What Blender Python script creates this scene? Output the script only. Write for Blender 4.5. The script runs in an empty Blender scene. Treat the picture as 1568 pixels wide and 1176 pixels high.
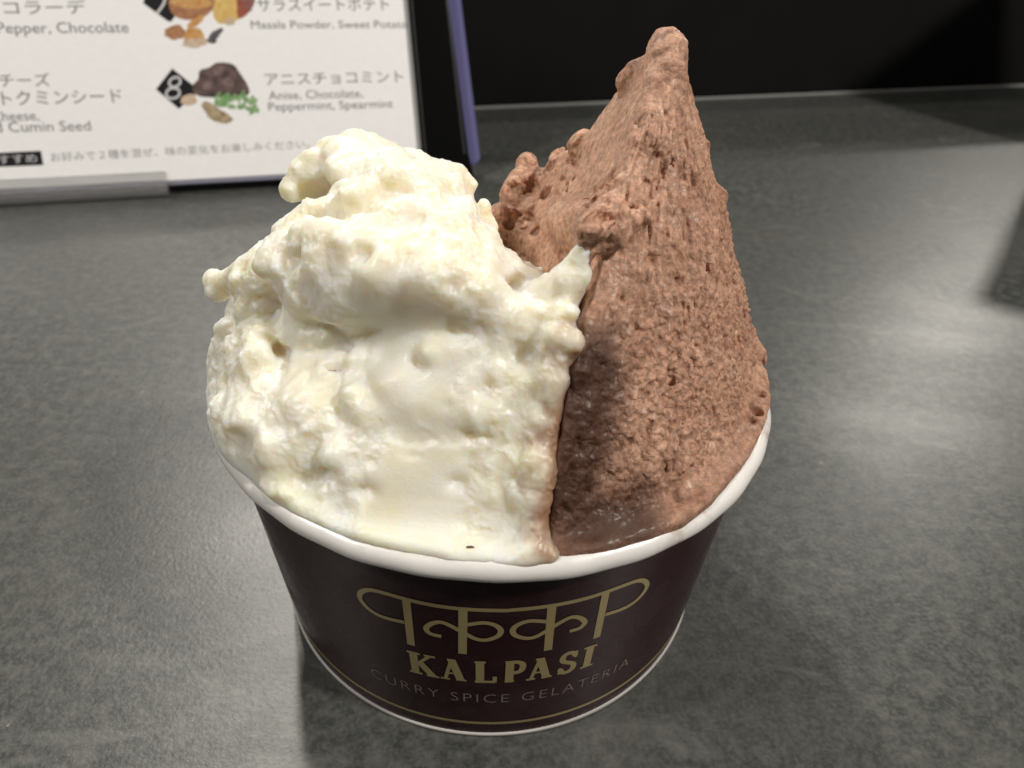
import bpy, bmesh, math, random
import numpy as np
from mathutils import Vector, Matrix

random.seed(7); RNG = np.random.default_rng(11)
S = bpy.context.scene
MM = 0.001

# ------------------------------------------------------------------ camera
CF, CP, CR = 1130.0, 0.6417, 0.0343
CC = np.array([3.12, -102.5, 118.9])                     # millimetres
_fw = np.array([0, math.cos(CP), -math.sin(CP)]); _up = np.array([0, math.sin(CP), math.cos(CP)]); _rt = np.array([1., 0, 0])
C_R = _rt*math.cos(CR) + _up*math.sin(CR); C_U = -_rt*math.sin(CR) + _up*math.cos(CR)
cam_d = bpy.data.cameras.new('camera'); cam = bpy.data.objects.new('camera', cam_d); S.collection.objects.link(cam)
cam_d.sensor_width = 36; cam_d.lens = CF/1568*36; cam_d.clip_start = 0.005; cam_d.clip_end = 30
M = Matrix.Identity(4)
for i in range(3):
    M[i][0] = C_R[i]; M[i][1] = C_U[i]; M[i][2] = -_fw[i]; M[i][3] = CC[i]*MM
cam.matrix_world = M
cam_d.dof.use_dof = True; cam_d.dof.focus_distance = 0.103; cam_d.dof.aperture_fstop = 28
S.camera = cam

# ------------------------------------------------------------------ light
S.view_settings.view_transform = 'Standard'; S.view_settings.look = 'None'; S.view_settings.exposure = 0.0; S.view_settings.gamma = 1
W = bpy.data.worlds.new('World'); S.world = W; W.use_nodes = True
W.node_tree.nodes['Background'].inputs[0].default_value = (1.0, 0.95, 0.9, 1)
W.node_tree.nodes['Background'].inputs[1].default_value = 0.025
def lamp(name, loc, tgt, size, power, col=(1, .95, .87), spread=180):
    l = bpy.data.lights.new(name, 'AREA'); l.shape = 'DISK'; l.size = size*MM; l.energy = power; l.color = col
    l.spread = math.radians(spread)
    o = bpy.data.objects.new(name, l); S.collection.objects.link(o); o.location = Vector(loc)*MM
    o.rotation_euler = (Vector(tgt)-Vector(loc)).to_track_quat('-Z', 'Y').to_euler()
    return o
lamp('downlight', (-302, 451, 950), (0, 0, 30), 40, 2.4)
lamp('downlight', (-380, 860, 950), (-40, 60, 20), 60, 5.5)
lamp('downlight', (1010, 1360, 1000), (80, 80, 0), 60, 5.5)
lamp('downlight', (-700, -250, 900), (-60, 40, 40), 140, 5.4, (1, .95, .88))
lamp('downlight', (700, -330, 950), (0, 0, 50), 110, 11.5, (1, .94, .87))

# ------------------------------------------------------------------ helpers
def ray(px, py): return _fw + C_R*(px-784)/CF - C_U*(py-588)/CF
def at_y(px, py, y):
    d = ray(px, py); return CC + d*(y-CC[1])/d[1]
def at_z(px, py, z=0):
    d = ray(px, py); return CC + d*(z-CC[2])/d[2]
def link(name, me, m=None, parent=None):
    o = bpy.data.objects.new(name, me); S.collection.objects.link(o)
    if m: me.materials.append(m)
    if parent: o.parent = parent
    return o
def mesh(name, V, F, m=None, parent=None, smooth=False):
    me = bpy.data.meshes.new(name)
    V = np.asarray(V, float)*MM
    me.from_pydata(V.tolist(), [], [list(map(int, f)) for f in F]); me.update()
    if smooth: me.shade_smooth()
    return link(name, me, m, parent)
def empty(name, label, cat, loc=(0, 0, 0), group=None):
    o = bpy.data.objects.new(name, None); S.collection.objects.link(o); o.location = Vector(loc)*MM
    o.empty_display_size = .01; tag(o, label, cat, group); return o
def tag(o, label, cat, group=None):
    o['label'] = label; o['category'] = cat
    if group: o['group'] = group
def box(name, O, A, B, N, m, parent=None, bev=0.0):
    """box from corner O with edge vectors A, B, N (mm)"""
    O, A, B, N = map(lambda v: np.asarray(v, float), (O, A, B, N))
    V = [O, O+A, O+A+B, O+B, O+N, O+A+N, O+A+B+N, O+B+N]
    F = [(0, 3, 2, 1), (4, 5, 6, 7), (0, 1, 5, 4), (1, 2, 6, 5), (2, 3, 7, 6), (3, 0, 4, 7)]
    bm = bmesh.new(); vs = [bm.verts.new(Vector(v)*MM) for v in V]
    for f in F: bm.faces.new([vs[i] for i in f])
    bmesh.ops.recalc_face_normals(bm, faces=bm.faces)
    if bev: bmesh.ops.bevel(bm, geom=bm.edges[:], offset=bev*MM, segments=3, affect='EDGES', profile=.5)
    me = bpy.data.meshes.new(name); bm.to_mesh(me); bm.free()
    return link(name, me, m, parent)

# ------------------------------------------------------------------ materials
def mat(name, col=(.5, .5, .5), rough=.5, **kw):
    m = bpy.data.materials.new(name); m.use_nodes = True; b = m.node_tree.nodes['Principled BSDF']
    b.inputs['Base Color'].default_value = (*col, 1); b.inputs['Roughness'].default_value = rough
    for k, v in kw.items(): b.inputs[k.replace('_', ' ')].default_value = v
    return m, m.node_tree.nodes, m.node_tree.links, b
def noise(N, L, scale, detail=4, rough=.55, vec=None, dist=0):
    n = N.new('ShaderNodeTexNoise'); n.inputs['Scale'].default_value = scale; n.inputs['Detail'].default_value = detail
    n.inputs['Roughness'].default_value = rough; n.inputs['Distortion'].default_value = dist
    if vec: L.new(vec, n.inputs['Vector'])
    return n
def ramp(N, L, src, stops):
    r = N.new('ShaderNodeValToRGB'); el = r.color_ramp.elements
    while len(el) < len(stops): el.new(.5)
    for e, (p, c) in zip(el, stops):
        e.position = p; e.color = (*c, 1) if not np.isscalar(c) else (c, c, c, 1)
    L.new(src, r.inputs[0]); return r
def bump(N, L, src, dist, strength=1.0, prev=None):
    b = N.new('ShaderNodeBump'); b.inputs['Distance'].default_value = dist; b.inputs['Strength'].default_value = strength
    L.new(src, b.inputs['Height'])
    if prev: L.new(prev, b.inputs['Normal'])
    return b
def mixc(N, L, fac, a, b, mode='MIX'):
    x = N.new('ShaderNodeMix'); x.data_type = 'RGBA'; x.blend_type = mode
    for s, v in ((x.inputs[0], fac), (x.inputs[6], a), (x.inputs[7], b)):
        if hasattr(v, 'links'): L.new(v, s)
        elif np.isscalar(v): s.default_value = v
        else: s.default_value = (*v, 1)
    return x.outputs[2]
def obco(N): return N.new('ShaderNodeTexCoord').outputs['Object']

# stone-look counter
m_top, N, L, B = mat('slate_laminate', rough=.36, Specular_IOR_Level=.6, Coat_Weight=.10, Coat_Roughness=.24)
co = obco(N)
mp_ = N.new('ShaderNodeMapping'); mp_.inputs['Rotation'].default_value = (0, 0, -.25); mp_.inputs['Scale'].default_value = (1, 1.9, 1); L.new(co, mp_.inputs[0]); cs = mp_.outputs[0]
n1 = noise(N, L, 11, 7, .62, cs, .8); n2 = noise(N, L, 1100, 3, .6, co); n3 = noise(N, L, 38, 9, .72, cs, 1.6); n9 = noise(N, L, 330, 5, .7, co)
r1 = ramp(N, L, n1.outputs[0], [(.32, (.017, .021, .020)), (.50, (.031, .035, .033)), (.62, (.047, .049, .045)), (.78, (.070, .064, .058))])
r9 = ramp(N, L, n9.outputs[0], [(.42, .0), (.68, 1.)])
c = mixc(N, L, r9.outputs[0], r1.outputs[0], (.085, .086, .078))
r2 = ramp(N, L, n2.outputs[0], [(.45, 0.), (.75, .55)])
c = mixc(N, L, r2.outputs[0], c, (.12, .12, .108))
r3 = ramp(N, L, n3.outputs[0], [(.56, 0.), (.66, .45), (.74, .8)])
c = mixc(N, L, r3.outputs[0], c, (.135, .135, .125))
n5 = noise(N, L, 210, 4, .65, co, .5); r5 = ramp(N, L, n5.outputs[0], [(.72, 0.), (.79, .8)])
c = mixc(N, L, r5.outputs[0], c, (.30, .30, .28))
L.new(c, B.inputs['Base Color'])
rr = ramp(N, L, n1.outputs[0], [(.3, .42), (.7, .32)]); L.new(rr.outputs[0], B.inputs['Roughness'])
b0 = bump(N, L, n2.outputs[0], .00022, .9); L.new(b0.outputs[0], B.inputs['Coat Normal'])
b1 = bump(N, L, n2.outputs[0], .00006, .7); b2 = bump(N, L, n9.outputs[0], .00005, .6, b1.outputs[0])
L.new(b2.outputs[0], B.inputs['Normal'])
m_edge, *_ = mat('counter_edge_trim', (.28, .28, .27), .35)
m_black, N, L, B = mat('black_panel', (.003, .003, .003), .7, Specular_IOR_Level=.25)
n = noise(N, L, 60, 5, .6, obco(N)); r = ramp(N, L, n.outputs[0], [(.4, (.0018, .0018, .0018)), (.8, (.004, .004, .004))]); L.new(r.outputs[0], B.inputs['Base Color'])
m_paper, N, L, B = mat('menu_paper', (.9, .895, .89), .5)
n = noise(N, L, 400, 3, .5, obco(N)); r = ramp(N, L, n.outputs[0], [(.3, (.89, .885, .885)), (.7, (.92, .915, .915))]); L.new(r.outputs[0], B.inputs['Base Color'])
m_ink, *_ = mat('grey_ink', (.13, .125, .135), .6)
m_ink2, *_ = mat('light_grey_ink', (.27, .26, .27), .6)
m_kink, *_ = mat('black_ink', (.006, .006, .008), .4)
m_pw, *_ = mat('white_ink', (.62, .62, .63), .5)
m_lav, *_ = mat('lavender_acrylic', (.16, .155, .33), .15, Transmission_Weight=.15, IOR=1.49)
m_lavp, *_ = mat('pale_acrylic', (.40, .39, .50), .2, Transmission_Weight=.3, IOR=1.49)
m_bar, *_ = mat('gloss_black_plastic', (.004, .004, .004), .12)
m_bead, *_ = mat('dark_grey_edge', (.03, .03, .03), .3)  # dark grey, a little lighter than the bar it trims
m_acr, *_ = mat('clear_acrylic', (.95, .95, .94), .06, Transmission_Weight=.88, IOR=1.49)
m_wp, N, L, B = mat('cup_white_paper', (.84, .82, .80), .32, Coat_Weight=.3, Coat_Roughness=.15)
n = noise(N, L, 700, 4, .6, obco(N)); n7 = noise(N, L, 120, 3, .6, obco(N)); b1 = bump(N, L, n.outputs[0], .00006, .5); b2 = bump(N, L, n7.outputs[0], .0003, .6, b1.outputs[0]); L.new(b2.outputs[0], B.inputs['Normal'])
sx = N.new('ShaderNodeSeparateXYZ'); L.new(obco(N), sx.inputs[0]); r = ramp(N, L, sx.outputs[0], [(.008, 0.), (.02, 1.)])
ns = noise(N, L, 160, 5, .65, obco(N)); rs = ramp(N, L, ns.outputs[0], [(.57, 0.), (.72, .6)]); mu = N.new('ShaderNodeMath'); mu.operation = 'MULTIPLY'; L.new(r.outputs[0], mu.inputs[0]); L.new(rs.outputs[0], mu.inputs[1])
L.new(mixc(N, L, mu.outputs[0], (.84, .82, .79), (.42, .25, .13)), B.inputs['Base Color'])
m_base, *_ = mat('raw_paper_edge', (.50, .48, .46), .5)
m_cup, N, L, B = mat('cup_dark_brown_print', (.020, .0065, .0085), .16, IOR=1.2)
n = noise(N, L, 500, 5, .65, obco(N)); r = ramp(N, L, n.outputs[0], [(.3, (.021, .0042, .0066)), (.75, (.030, .0066, .0095))]); L.new(r.outputs[0], B.inputs['Base Color'])
b1 = bump(N, L, n.outputs[0], .00005, .4); L.new(b1.outputs[0], B.inputs['Normal'])
nf = noise(N, L, 90, 6, .65, obco(N)); rf = ramp(N, L, nf.outputs[0], [(.48, 0.), (.75, .30)]); L.new(mixc(N, L, rf.outputs[0], r.outputs[0], (.10, .075, .078)), B.inputs['Base Color'])
rg_ = ramp(N, L, nf.outputs[0], [(.4, .15), (.7, .42)]); L.new(rg_.outputs[0], B.inputs['Roughness'])
m_gold, *_ = mat('olive_gold_ink', (.36, .285, .125), .4)
m_dim, *_ = mat('faint_mauve_ink', (.27, .21, .19), .5)

# ice creams: colour follows smears, melt and shade painted into the chocolate groove (attribute "blend")
m_van, N, L, B = mat('vanilla_ice_cream', (.90, .86, .70), .37, Subsurface_Weight=.95, Subsurface_Scale=.0035, Coat_Weight=.09, Coat_Roughness=.22)
B.inputs['Subsurface Radius'].default_value = (1, .72, .35)
co = obco(N)
n = noise(N, L, 130, 5, .6, co); r = ramp(N, L, n.outputs[0], [(.30, (.86, .81, .62)), (.58, (.88, .855, .76))])
a = N.new('ShaderNodeAttribute'); a.attribute_name = 'blend'
n4 = noise(N, L, 900, 5, .7, co)
c = mixc(N, L, a.outputs['Fac'], r.outputs[0], (.34, .17, .085)); L.new(c, B.inputs['Base Color'])
b1 = bump(N, L, n4.outputs[0], .00014, .6); n8 = noise(N, L, 2600, 3, .6, co); b2 = bump(N, L, n8.outputs[0], .00008, .7, b1.outputs[0])
L.new(b2.outputs[0], B.inputs['Normal'])
m_choc, N, L, B = mat('chocolate_ice_cream', (.33, .165, .10), .42, Subsurface_Weight=.25, Subsurface_Scale=.0012)
B.inputs['Subsurface Radius'].default_value = (1, .55, .35)
co = obco(N)
n = noise(N, L, 220, 6, .65, co); r = ramp(N, L, n.outputs[0], [(.3, (.42, .21, .13)), (.55, (.62, .355, .235)), (.75, (.77, .49, .35))])
nf = noise(N, L, 1300, 3, .6, co); rf = ramp(N, L, nf.outputs[0], [(.35, .62), (.68, 1.2)]); cc = mixc(N, L, 1.0, r.outputs[0], rf.outputs[0], 'MULTIPLY')
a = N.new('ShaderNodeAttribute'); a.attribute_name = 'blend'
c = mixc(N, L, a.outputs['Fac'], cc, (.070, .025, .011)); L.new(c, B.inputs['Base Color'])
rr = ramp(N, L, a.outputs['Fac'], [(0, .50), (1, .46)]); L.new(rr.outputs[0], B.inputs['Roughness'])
n4 = noise(N, L, 1500, 5, .7, co); b1 = bump(N, L, n4.outputs[0], .00030, 1.0)
ap = N.new('ShaderNodeAttribute'); ap.attribute_name = 'porous'; n10 = noise(N, L, 620, 4, .65, co, .4); b2 = bump(N, L, n10.outputs[0], .0012, .5, b1.outputs[0]); L.new(ap.outputs['Fac'], b2.inputs['Strength'])
L.new(b2.outputs[0], B.inputs['Normal']); B.inputs['Coat Weight'].default_value = .14; B.inputs['Coat Roughness'].default_value = .25

# ------------------------------------------------------------------ the counter and what is behind it
BA = math.radians(14.3)                                   # the counter's back edge is turned 14 degrees
E1 = np.array([math.cos(BA), math.sin(BA), 0]); E2 = np.array([-math.sin(BA), math.cos(BA), 0]); UZ = np.array([0, 0, 1.])
edge0 = at_z(730, 165)
counter = box('countertop', edge0 - E1*900 - E2*900 - UZ*38, E1*1900, E2*898.5, UZ*38, m_top, bev=1.0); counter['kind'] = 'structure'
strip = box('edge_strip', edge0 - E1*900 - E2*1.4 - UZ*20, E1*1900, E2*2.2, UZ*20.6, m_edge, counter, bev=.4)
part = box('partition', edge0 - E1*900 + E2*3 - UZ*300, E1*1900, E2*14, UZ*415, m_black, bev=1.0); tag(part, 'low matt black partition behind the grey counter', 'partition')
# small black dispenser standing on the counter just beyond the right edge of the picture: its shadow reaches in
hold = empty('napkin_box', 'black box on the counter at far right, mostly out of the picture', 'box', (0, 0, 0))
q = np.array([262, 266, 0.]); bE1 = np.array([.81, -.58, 0]); bE2 = np.array([.58, .81, 0])
box('box_body', q, bE1*120, bE2*80, UZ*117, m_bar, hold, bev=2)
box('box_lid', q + UZ*117.3 - bE1*1.2 - bE2*1.2, bE1*122.4, bE2*82.4, UZ*8, m_bar, hold, bev=2)

# ------------------------------------------------------------------ menu stand
AZ, LN = math.radians(14.0), math.radians(27.0)
e1 = np.array([math.cos(AZ), math.sin(AZ), 0]); bk = np.array([-math.sin(AZ), math.cos(AZ), 0])
e2 = bk*math.sin(LN) + UZ*math.cos(LN); en = np.cross(e1, e2)       # en faces the viewer
P0 = at_z(453, 272, 4.0)
def mp(px, py, off=0.0):
    d = ray(px, py); return CC + d*((P0+en*off-CC)@en)/(d@en)
def uv(px, py):
    q = mp(px, py)-P0; return q@e1, q@e2
stand = empty('menu_stand', 'acrylic stand with a white printed dessert menu and black side bar', 'menu stand')
ur, _ = uv(644, 240); ub, vb = uv(453, 266)
_, vplate = uv(453, 273)
u1p, _ = uv(737, 240); u1b, _ = uv(716, 240)
WID = 297
def mbox(name, u0, v0, u1, v1, n0, n1, m, bev=0): return box(name, P0+e1*u0+e2*v0+en*n0, e1*(u1-u0), e2*(v1-v0), en*(n1-n0), m, stand, bev)
mbox('backing_plate', ur-WID-6, vplate, ur+8, 126, -3.2, -.2, m_lavp, .5)
sheet = mbox('paper_sheet', ur-WID, vb, ur+1.5, 122, 0, .25, m_paper)
def prism(name, pts, n0, n1, m, bev=.4):
    q = [uv(*p) for p in pts]; k = len(q)
    V = [P0+e1*u+e2*v+en*n0 for u, v in q]+[P0+e1*u+e2*v+en*n1 for u, v in q]
    o = mesh(name, V, [tuple(range(k)), tuple(range(2*k-1, k-1, -1))]+[(i, (i+1) % k, k+(i+1) % k, k+i) for i in range(k)], m, stand)
    bm = bmesh.new(); bm.from_mesh(o.data); bmesh.ops.recalc_face_normals(bm, faces=bm.faces)
    bmesh.ops.bevel(bm, geom=bm.edges[:], offset=bev*MM, segments=3, affect='EDGES'); bm.to_mesh(o.data); bm.free(); return o
prism('side_bar', [(645, 240), (649, 284), (727, 284), (716, 238), (684, 0), (664, -160), (607, -160), (623, 0)], .4, 3.4, m_bar)
prism('side_bead', [(649, 240), (653, 284), (656, 284), (652, 240), (630, 0), (614, -160), (611, -160), (627, 0)], 3.45, 4.1, m_bead, .2)
prism('edge_bead', [(711, 238), (684, 5), (664, -160), (661, -160), (681, 5), (708, 238)], 3.45, 3.9, m_bead, .15)
prism('acrylic_edge', [(700, 253), (728, 252), (736, 243), (733, 222), (706, 0), (686, -160), (660, -160), (680, 0), (704, 200)], -3.2, .3, m_lav, .4)
# black foot under the plate
box('foot', P0*np.array([1, 1, 0])+e1*(ur-WID-4)+bk*1.5+UZ*.2, e1*(u1b-ur+WID+3), bk*60, UZ*3.0, m_bar, stand, .4)
box('rear_leg', P0*np.array([1, 1, 0])+e1*(ur-WID*.5)+bk*60+UZ*.2, e1*60, bk*4, UZ*95, m_bar, stand, .4)
# clear bracket, a J-shaped trough that holds the sheet's lower edge
uR, _ = uv(257, 280)
_, vt = uv(120, 263)
b0 = at_z(130, 309, 0.2)
prof = []
lipH = 9.5
import itertools
c0 = (b0-P0)
n_b, v_b = c0@en, c0@e2
pr = [(n_b, v_b+.2)]
out = [(n_b-5.2, v_b-.2), (n_b+.4, v_b), (n_b+1.5, v_b+1.2), (n_b+1.2, v_b+lipH*.6), (n_b+.3, v_b+lipH), (n_b-.6, v_b+lipH+.5), (n_b-1.3, v_b+lipH-.2), (n_b-1.0, v_b+lipH*.5), (n_b-1.2, v_b+2.6), (n_b-5.2, v_b+2.2)]
L0, L1 = uR-170, uR
V = [P0+e1*L0+en*a+e2*b for a, b in out]+[P0+e1*L1+en*a+e2*b for a, b in out]; n = len(out)
F = [tuple(range(n))[::-1], tuple(range(n, 2*n))]+[(i, (i+1) % n, n+(i+1) % n, n+i) for i in range(n)]
br = mesh('clear_bracket', V, F, m_acr, stand)
bm = bmesh.new(); bm.from_mesh(br.data); bmesh.ops.recalc_face_normals(bm, faces=bm.faces)
bmesh.ops.bevel(bm, geom=bm.edges[:], offset=.35*MM, segments=2, affect='EDGES'); bm.to_mesh(br.data); bm.free()

def text_mesh(body, size=1.0, offset=0.0, space=1.0):
    c = bpy.data.curves.new('t', 'FONT'); c.body = body; c.size = size; c.offset = offset; c.space_character = space; c.resolution_u = 3
    o = bpy.data.objects.new('t', c); S.collection.objects.link(o)
    dg = bpy.context.evaluated_depsgraph_get(); me = bpy.data.meshes.new_from_object(o.evaluated_get(dg))
    v = np.array([p.co[:] for p in me.vertices]) if len(me.vertices) else np.zeros((0, 3)); f = [tuple(p.vertices) for p in me.polygons]
    bpy.data.objects.remove(o); bpy.data.curves.remove(c); bpy.data.meshes.remove(me)
    return v, f
def menu_text(name, body, p0, p1, hpx, m=None, offset=0.0):
    """text whose baseline runs from picture point p0 to p1 on the menu sheet"""
    v, f = text_mesh(body, 1.0, offset)
    u0, v0 = uv(*p0); u1, v1 = uv(*p1); w = v[:, 0].max()-v[:, 0].min(); hh = v[:, 1].max()
    su = (u1-u0)/w; ua, va = uv(p0[0], p0[1]-hpx); sv = (va-v0)/hh
    V = [P0+e1*(u0+(a-v[:, 0].min())*su)+e2*(v0+(v1-v0)*(a/w)+b*sv)+en*.29 for a, b, _ in v]
    return mesh(name, V, f, m or m_ink, stand)
menu_text('menu_line', 'ショコラーデ', (-62, 22), (133, 20), 21)
menu_text('menu_line', 'Black Pepper, Chocolate', (-70, 52), (198, 50), 17)
menu_text('menu_line', 'クリームチーズ', (-110, 134), (78, 131), 20)
menu_text('menu_line', 'ホワイトクミンシード', (-90, 163), (188, 156), 21)
menu_text('menu_line', 'Cream Cheese,', (-84, 188), (61, 184), 15)
menu_text('menu_line', 'Almond and Cumin Seed', (-128, 205), (140, 200), 16)
menu_text('menu_line', 'マサラスイートポテト', (372, 17), (596, 15), 20)
menu_text('menu_line', 'Masala Powder, Sweet Potato', (385, 44), (624, 43), 12)
menu_text('menu_line', 'アニスチョコミント', (407, 130), (618, 125), 17)
menu_text('menu_line', 'Anise, Chocolate,', (412, 153), (556, 149), 13)
menu_text('menu_line', 'Peppermint, Spearmint', (412, 170), (602, 165), 13)
menu_text('menu_line', 'お好みで２種を混ぜ、味の変化をお楽しみください。', (79, 247), (474, 226), 13, m_ink2)
def mpoly(name, pts, m, off=.29, parent=None):
    if name.startswith('picture') or name == 'mint_leaf':                # soft outlines
        for _ in range(2 if name != 'mint_leaf' else 1):
            q = []
            for a, b in zip(pts, pts[1:]+pts[:1]): q += [(a[0]*.75+b[0]*.25, a[1]*.75+b[1]*.25), (a[0]*.25+b[0]*.75, a[1]*.25+b[1]*.75)]
            pts = q
    V = [mp(px, py, 0)+en*off for px, py in pts]
    return mesh(name, V, [tuple(range(len(pts)))[::-1]], m, parent or stand)
tagp = mpoly('menu_tag', [(-60, 237), (63, 231), (67, 253), (-60, 258)], m_kink, .27)
menu_text('tag_text', 'おすすめ', (-22, 252), (58, 248), 13, m_pw)
# number diamonds and the printed pictures beside them
def blob(cx, cy, rx, ry, n=14, j=.12, rot=0):
    o = []
    for i in range(n):
        t = 2*math.pi*i/n; k = 1+random.uniform(-j, j); x, y = rx*k*math.cos(t), ry*k*math.sin(t)
        o.append((cx+x*math.cos(rot)-y*math.sin(rot), cy+x*math.sin(rot)+y*math.cos(rot)))
    return o
def pmat(name, c0, c1, sc=500):
    m, N, L, B = mat(name, c0, .6); n = noise(N, L, sc, 4, .6, obco(N)); r = ramp(N, L, n.outputs[0], [(.35, c0), (.65, c1)]); L.new(r.outputs[0], B.inputs['Base Color']); return m
pm_clay = pmat('print_clay', (.30, .12, .05), (.45, .22, .10)); pm_pow = pmat('print_orange_powder', (.50, .22, .05), (.62, .38, .14))
pm_yel = pmat('print_potato_yellow', (.62, .38, .08), (.70, .50, .18)); pm_red = pmat('print_potato_skin', (.26, .05, .03), (.34, .09, .05))
pm_ch = pmat('print_chocolate', (.035, .02, .02), (.15, .09, .085), 350); pm_chl = pmat('print_chocolate_light', (.12, .07, .07), (.22, .15, .14))
pm_gr = pmat('print_mint_green', (.10, .25, .08), (.32, .48, .22), 700); pm_tan = pmat('print_seed_tan', (.25, .17, .08), (.48, .38, .25))
pm_bk = pmat('print_clove', (.03, .03, .035), (.12, .11, .12)); pm_lt = pmat('print_nut', (.52, .36, .22), (.62, .50, .38))
d7 = mpoly('number_diamond', [(219, 5), (226, -12), (275, -12), (282, 5), (262, 34), (256, 32)], m_kink, .265)
d8 = mpoly('number_diamond', [(239, 137), (264, 105), (306, 139), (274, 167)], m_kink, .265)
def mrib(name, pts, wpx, m, off=.30):
    pts = [np.array(p, float) for p in pts]; Lf, Rt = [], []
    for i, p in enumerate(pts):
        t = pts[min(i+1, len(pts)-1)]-pts[max(i-1, 0)]; t /= np.linalg.norm(t); nn = np.array([-t[1], t[0]])*wpx/2
        Lf.append(p+nn); Rt.append(p-nn)
    V = [mp(p[0], p[1])+en*off for p in Lf+Rt]; n = len(pts)
    return mesh(name, V, [(i, i+1, n+i+1, n+i) for i in range(n-1)], m, stand)
def ell(cx, cy, rx, ry, rot, n=20): return [(cx+rx*math.cos(t)*math.cos(rot)-ry*math.sin(t)*math.sin(rot), cy+rx*math.cos(t)*math.sin(rot)+ry*math.sin(t)*math.cos(rot)) for t in np.linspace(0, 2*math.pi, n)]
mrib('number', ell(268, 126, 9, 7, -.5), 3.6, m_pw); mrib('number', ell(265, 143, 10.5, 8, -.2), 3.6, m_pw, .305)
mrib('number', [(254, -4), (251, 6), (246, 14), (240, 21)], 4, m_pw)
k = .27
for nm, pts, m in (('picture_powder', blob(268, 50, 18, 12, 16, .2), pm_clay), ('picture_powder', blob(296, 54, 16, 12, 16, .2), pm_pow),
                   ('picture_potato', [(325, -12), (384, -12), (389, 5), (378, 22), (362, 32), (345, 37), (332, 36), (325, 20)], pm_yel),
                   ('picture_potato_skin', [(362, -12), (392, -12), (390, 8), (378, 24), (364, 31), (363, 14)], pm_red),
                   ('picture_bowl', [(257, -5), (330, -5), (328, 12), (318, 24), (300, 31), (282, 31), (266, 25), (259, 12)], pm_clay),
                   ('picture_bowl_rim', ell(293, 4, 33, 9, .05), pm_pow), ('picture_nut', blob(300, 34, 16, 6, 12, .1, -.6), pm_pow),
                   ('picture_nut', blob(352, 33, 9, 6, 10, .2), pm_lt), ('picture_nut', blob(300, 66, 20, 7, 14, .35), pm_lt),
                   ('picture_clove', blob(330, 53, 15, 6, 12, .25, -.7), pm_bk), ('picture_clove', blob(327, 64, 6, 4, 8, .3), pm_bk)):
    k += .002; mpoly(nm, pts, m, k)
k = .27
for nm, pts, m in (('picture_chocolate', [(292, 132), (305, 122), (304, 107), (322, 104), (330, 95), (358, 97), (366, 110), (380, 130), (384, 146), (360, 150), (330, 150), (300, 148)], pm_ch),
                   ('picture_chocolate', [(326, 102), (340, 97), (345, 108), (336, 118), (324, 114)], pm_chl), ('picture_chocolate', [(345, 118), (356, 118), (360, 132), (346, 135), (338, 126)], pm_chl),
                   ('picture_chocolate', [(308, 128), (324, 122), (328, 134), (314, 141)], pm_chl),
                   ('picture_nut', blob(290, 153, 14, 8, 12, .2), pm_lt), ('picture_seed', blob(325, 170, 20, 9, 16, .15, .6), pm_tan), ('picture_seed', blob(336, 178, 20, 10, 16, .15, .2), pm_tan)):
    k += .002; mpoly(nm, pts, m, k)
for i in range(34):
    k += .0012; a = random.random(); mpoly('mint_leaf', blob(332+62*a+random.uniform(-6, 6), 150+24*a*random.random()+random.uniform(-6, 10), random.uniform(4, 9), random.uniform(2.5, 5), 7, .3, random.uniform(-1, 1)), pm_gr, k)

# ------------------------------------------------------------------ paper cup
R0, R1, H = 40.0, 43.5, 45.0
def Rz(z): return R0+(R1-R0)*z/H
def lathe(name, prof, m, parent, n=256, closed=False, wob=None):
    V, F = [], []; k = len(prof)
    for i in range(n):
        t = 2*math.pi*i/n
        for r, z in prof:
            dr, dz = wob(t, r, z) if wob else (0, 0)
            V.append(((r+dr)*math.sin(t), -(r+dr)*math.cos(t), z+dz))
    for i in range(n):
        a, b = i*k, ((i+1) % n)*k
        for j in range(k if closed else k-1):
            j2 = (j+1) % k; F.append((a+j, b+j, b+j2, a+j2))
    return mesh(name, V, F, m, parent, True)
cup = empty('paper_cup', 'dark brown paper cup with white rolled rim and gold lettering, holding gelato', 'paper cup')
lathe('cup_wall', [(Rz(.9), .9), (Rz(15), 15), (Rz(30), 30), (Rz(46.5), 46.5)], m_cup, cup)
lathe('cup_lining', [(0.01, 4.0), (38, 4.0), (39.2, 4.6), (Rz(46)-.7, 46), (Rz(47)-.5, 47)], m_wp, cup)
lathe('base_edge', [(R0-.9, .25), (R0+.05, .1), (R0+.32, .3), (R0+.32, .85), (R0+.05, 1.0), (R0-.9, 1.0)], m_base, cup, closed=True)
rp = []
for i in range(20):
    t = 2*math.pi*i/20; rp.append((44.15+1.75*math.cos(t), 47.3+1.85*math.sin(t)))
def rimwob(t, r, z):
    w = .16*math.sin(5*t+1)+.10*math.sin(11*t+2.2)+.04*math.sin(23*t)
    s = math.sin(t)                                            # + right
    thin = .35*max(0, math.sin(t-.25))**2
    ro, zo = r-44.15, z-47.3
    return (.25*math.sin(3*t)-ro*thin*.6+.06*math.sin(31*t)*(ro > 0), w*.7-zo*thin-.8*abs(s)**3)
lathe('rim', rp, m_wp, cup, closed=True, n=360, wob=rimwob)
def ring(name, z0, z1, m, off):
    n = 256; V, F = [], []
    for i in range(n):
        t = 2*math.pi*i/n
        for z in (z0, z1): V.append(((Rz(z)+off)*math.sin(t), -(Rz(z)+off)*math.cos(t), z))
    for i in range(n): a, b = 2*i, 2*((i+1) % n); F.append((a, b, b+1, a+1))
    return mesh(name, V, F, m, cup, True)
ring('gold_line', 4.15, 4.95, m_gold, .05)
RC = 41.8
def on_cup(u, z, off=.05, th0=0.0):
    t = th0+u/RC; r = Rz(z)+off; return (r*math.sin(t), -r*math.cos(t), z)
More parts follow.
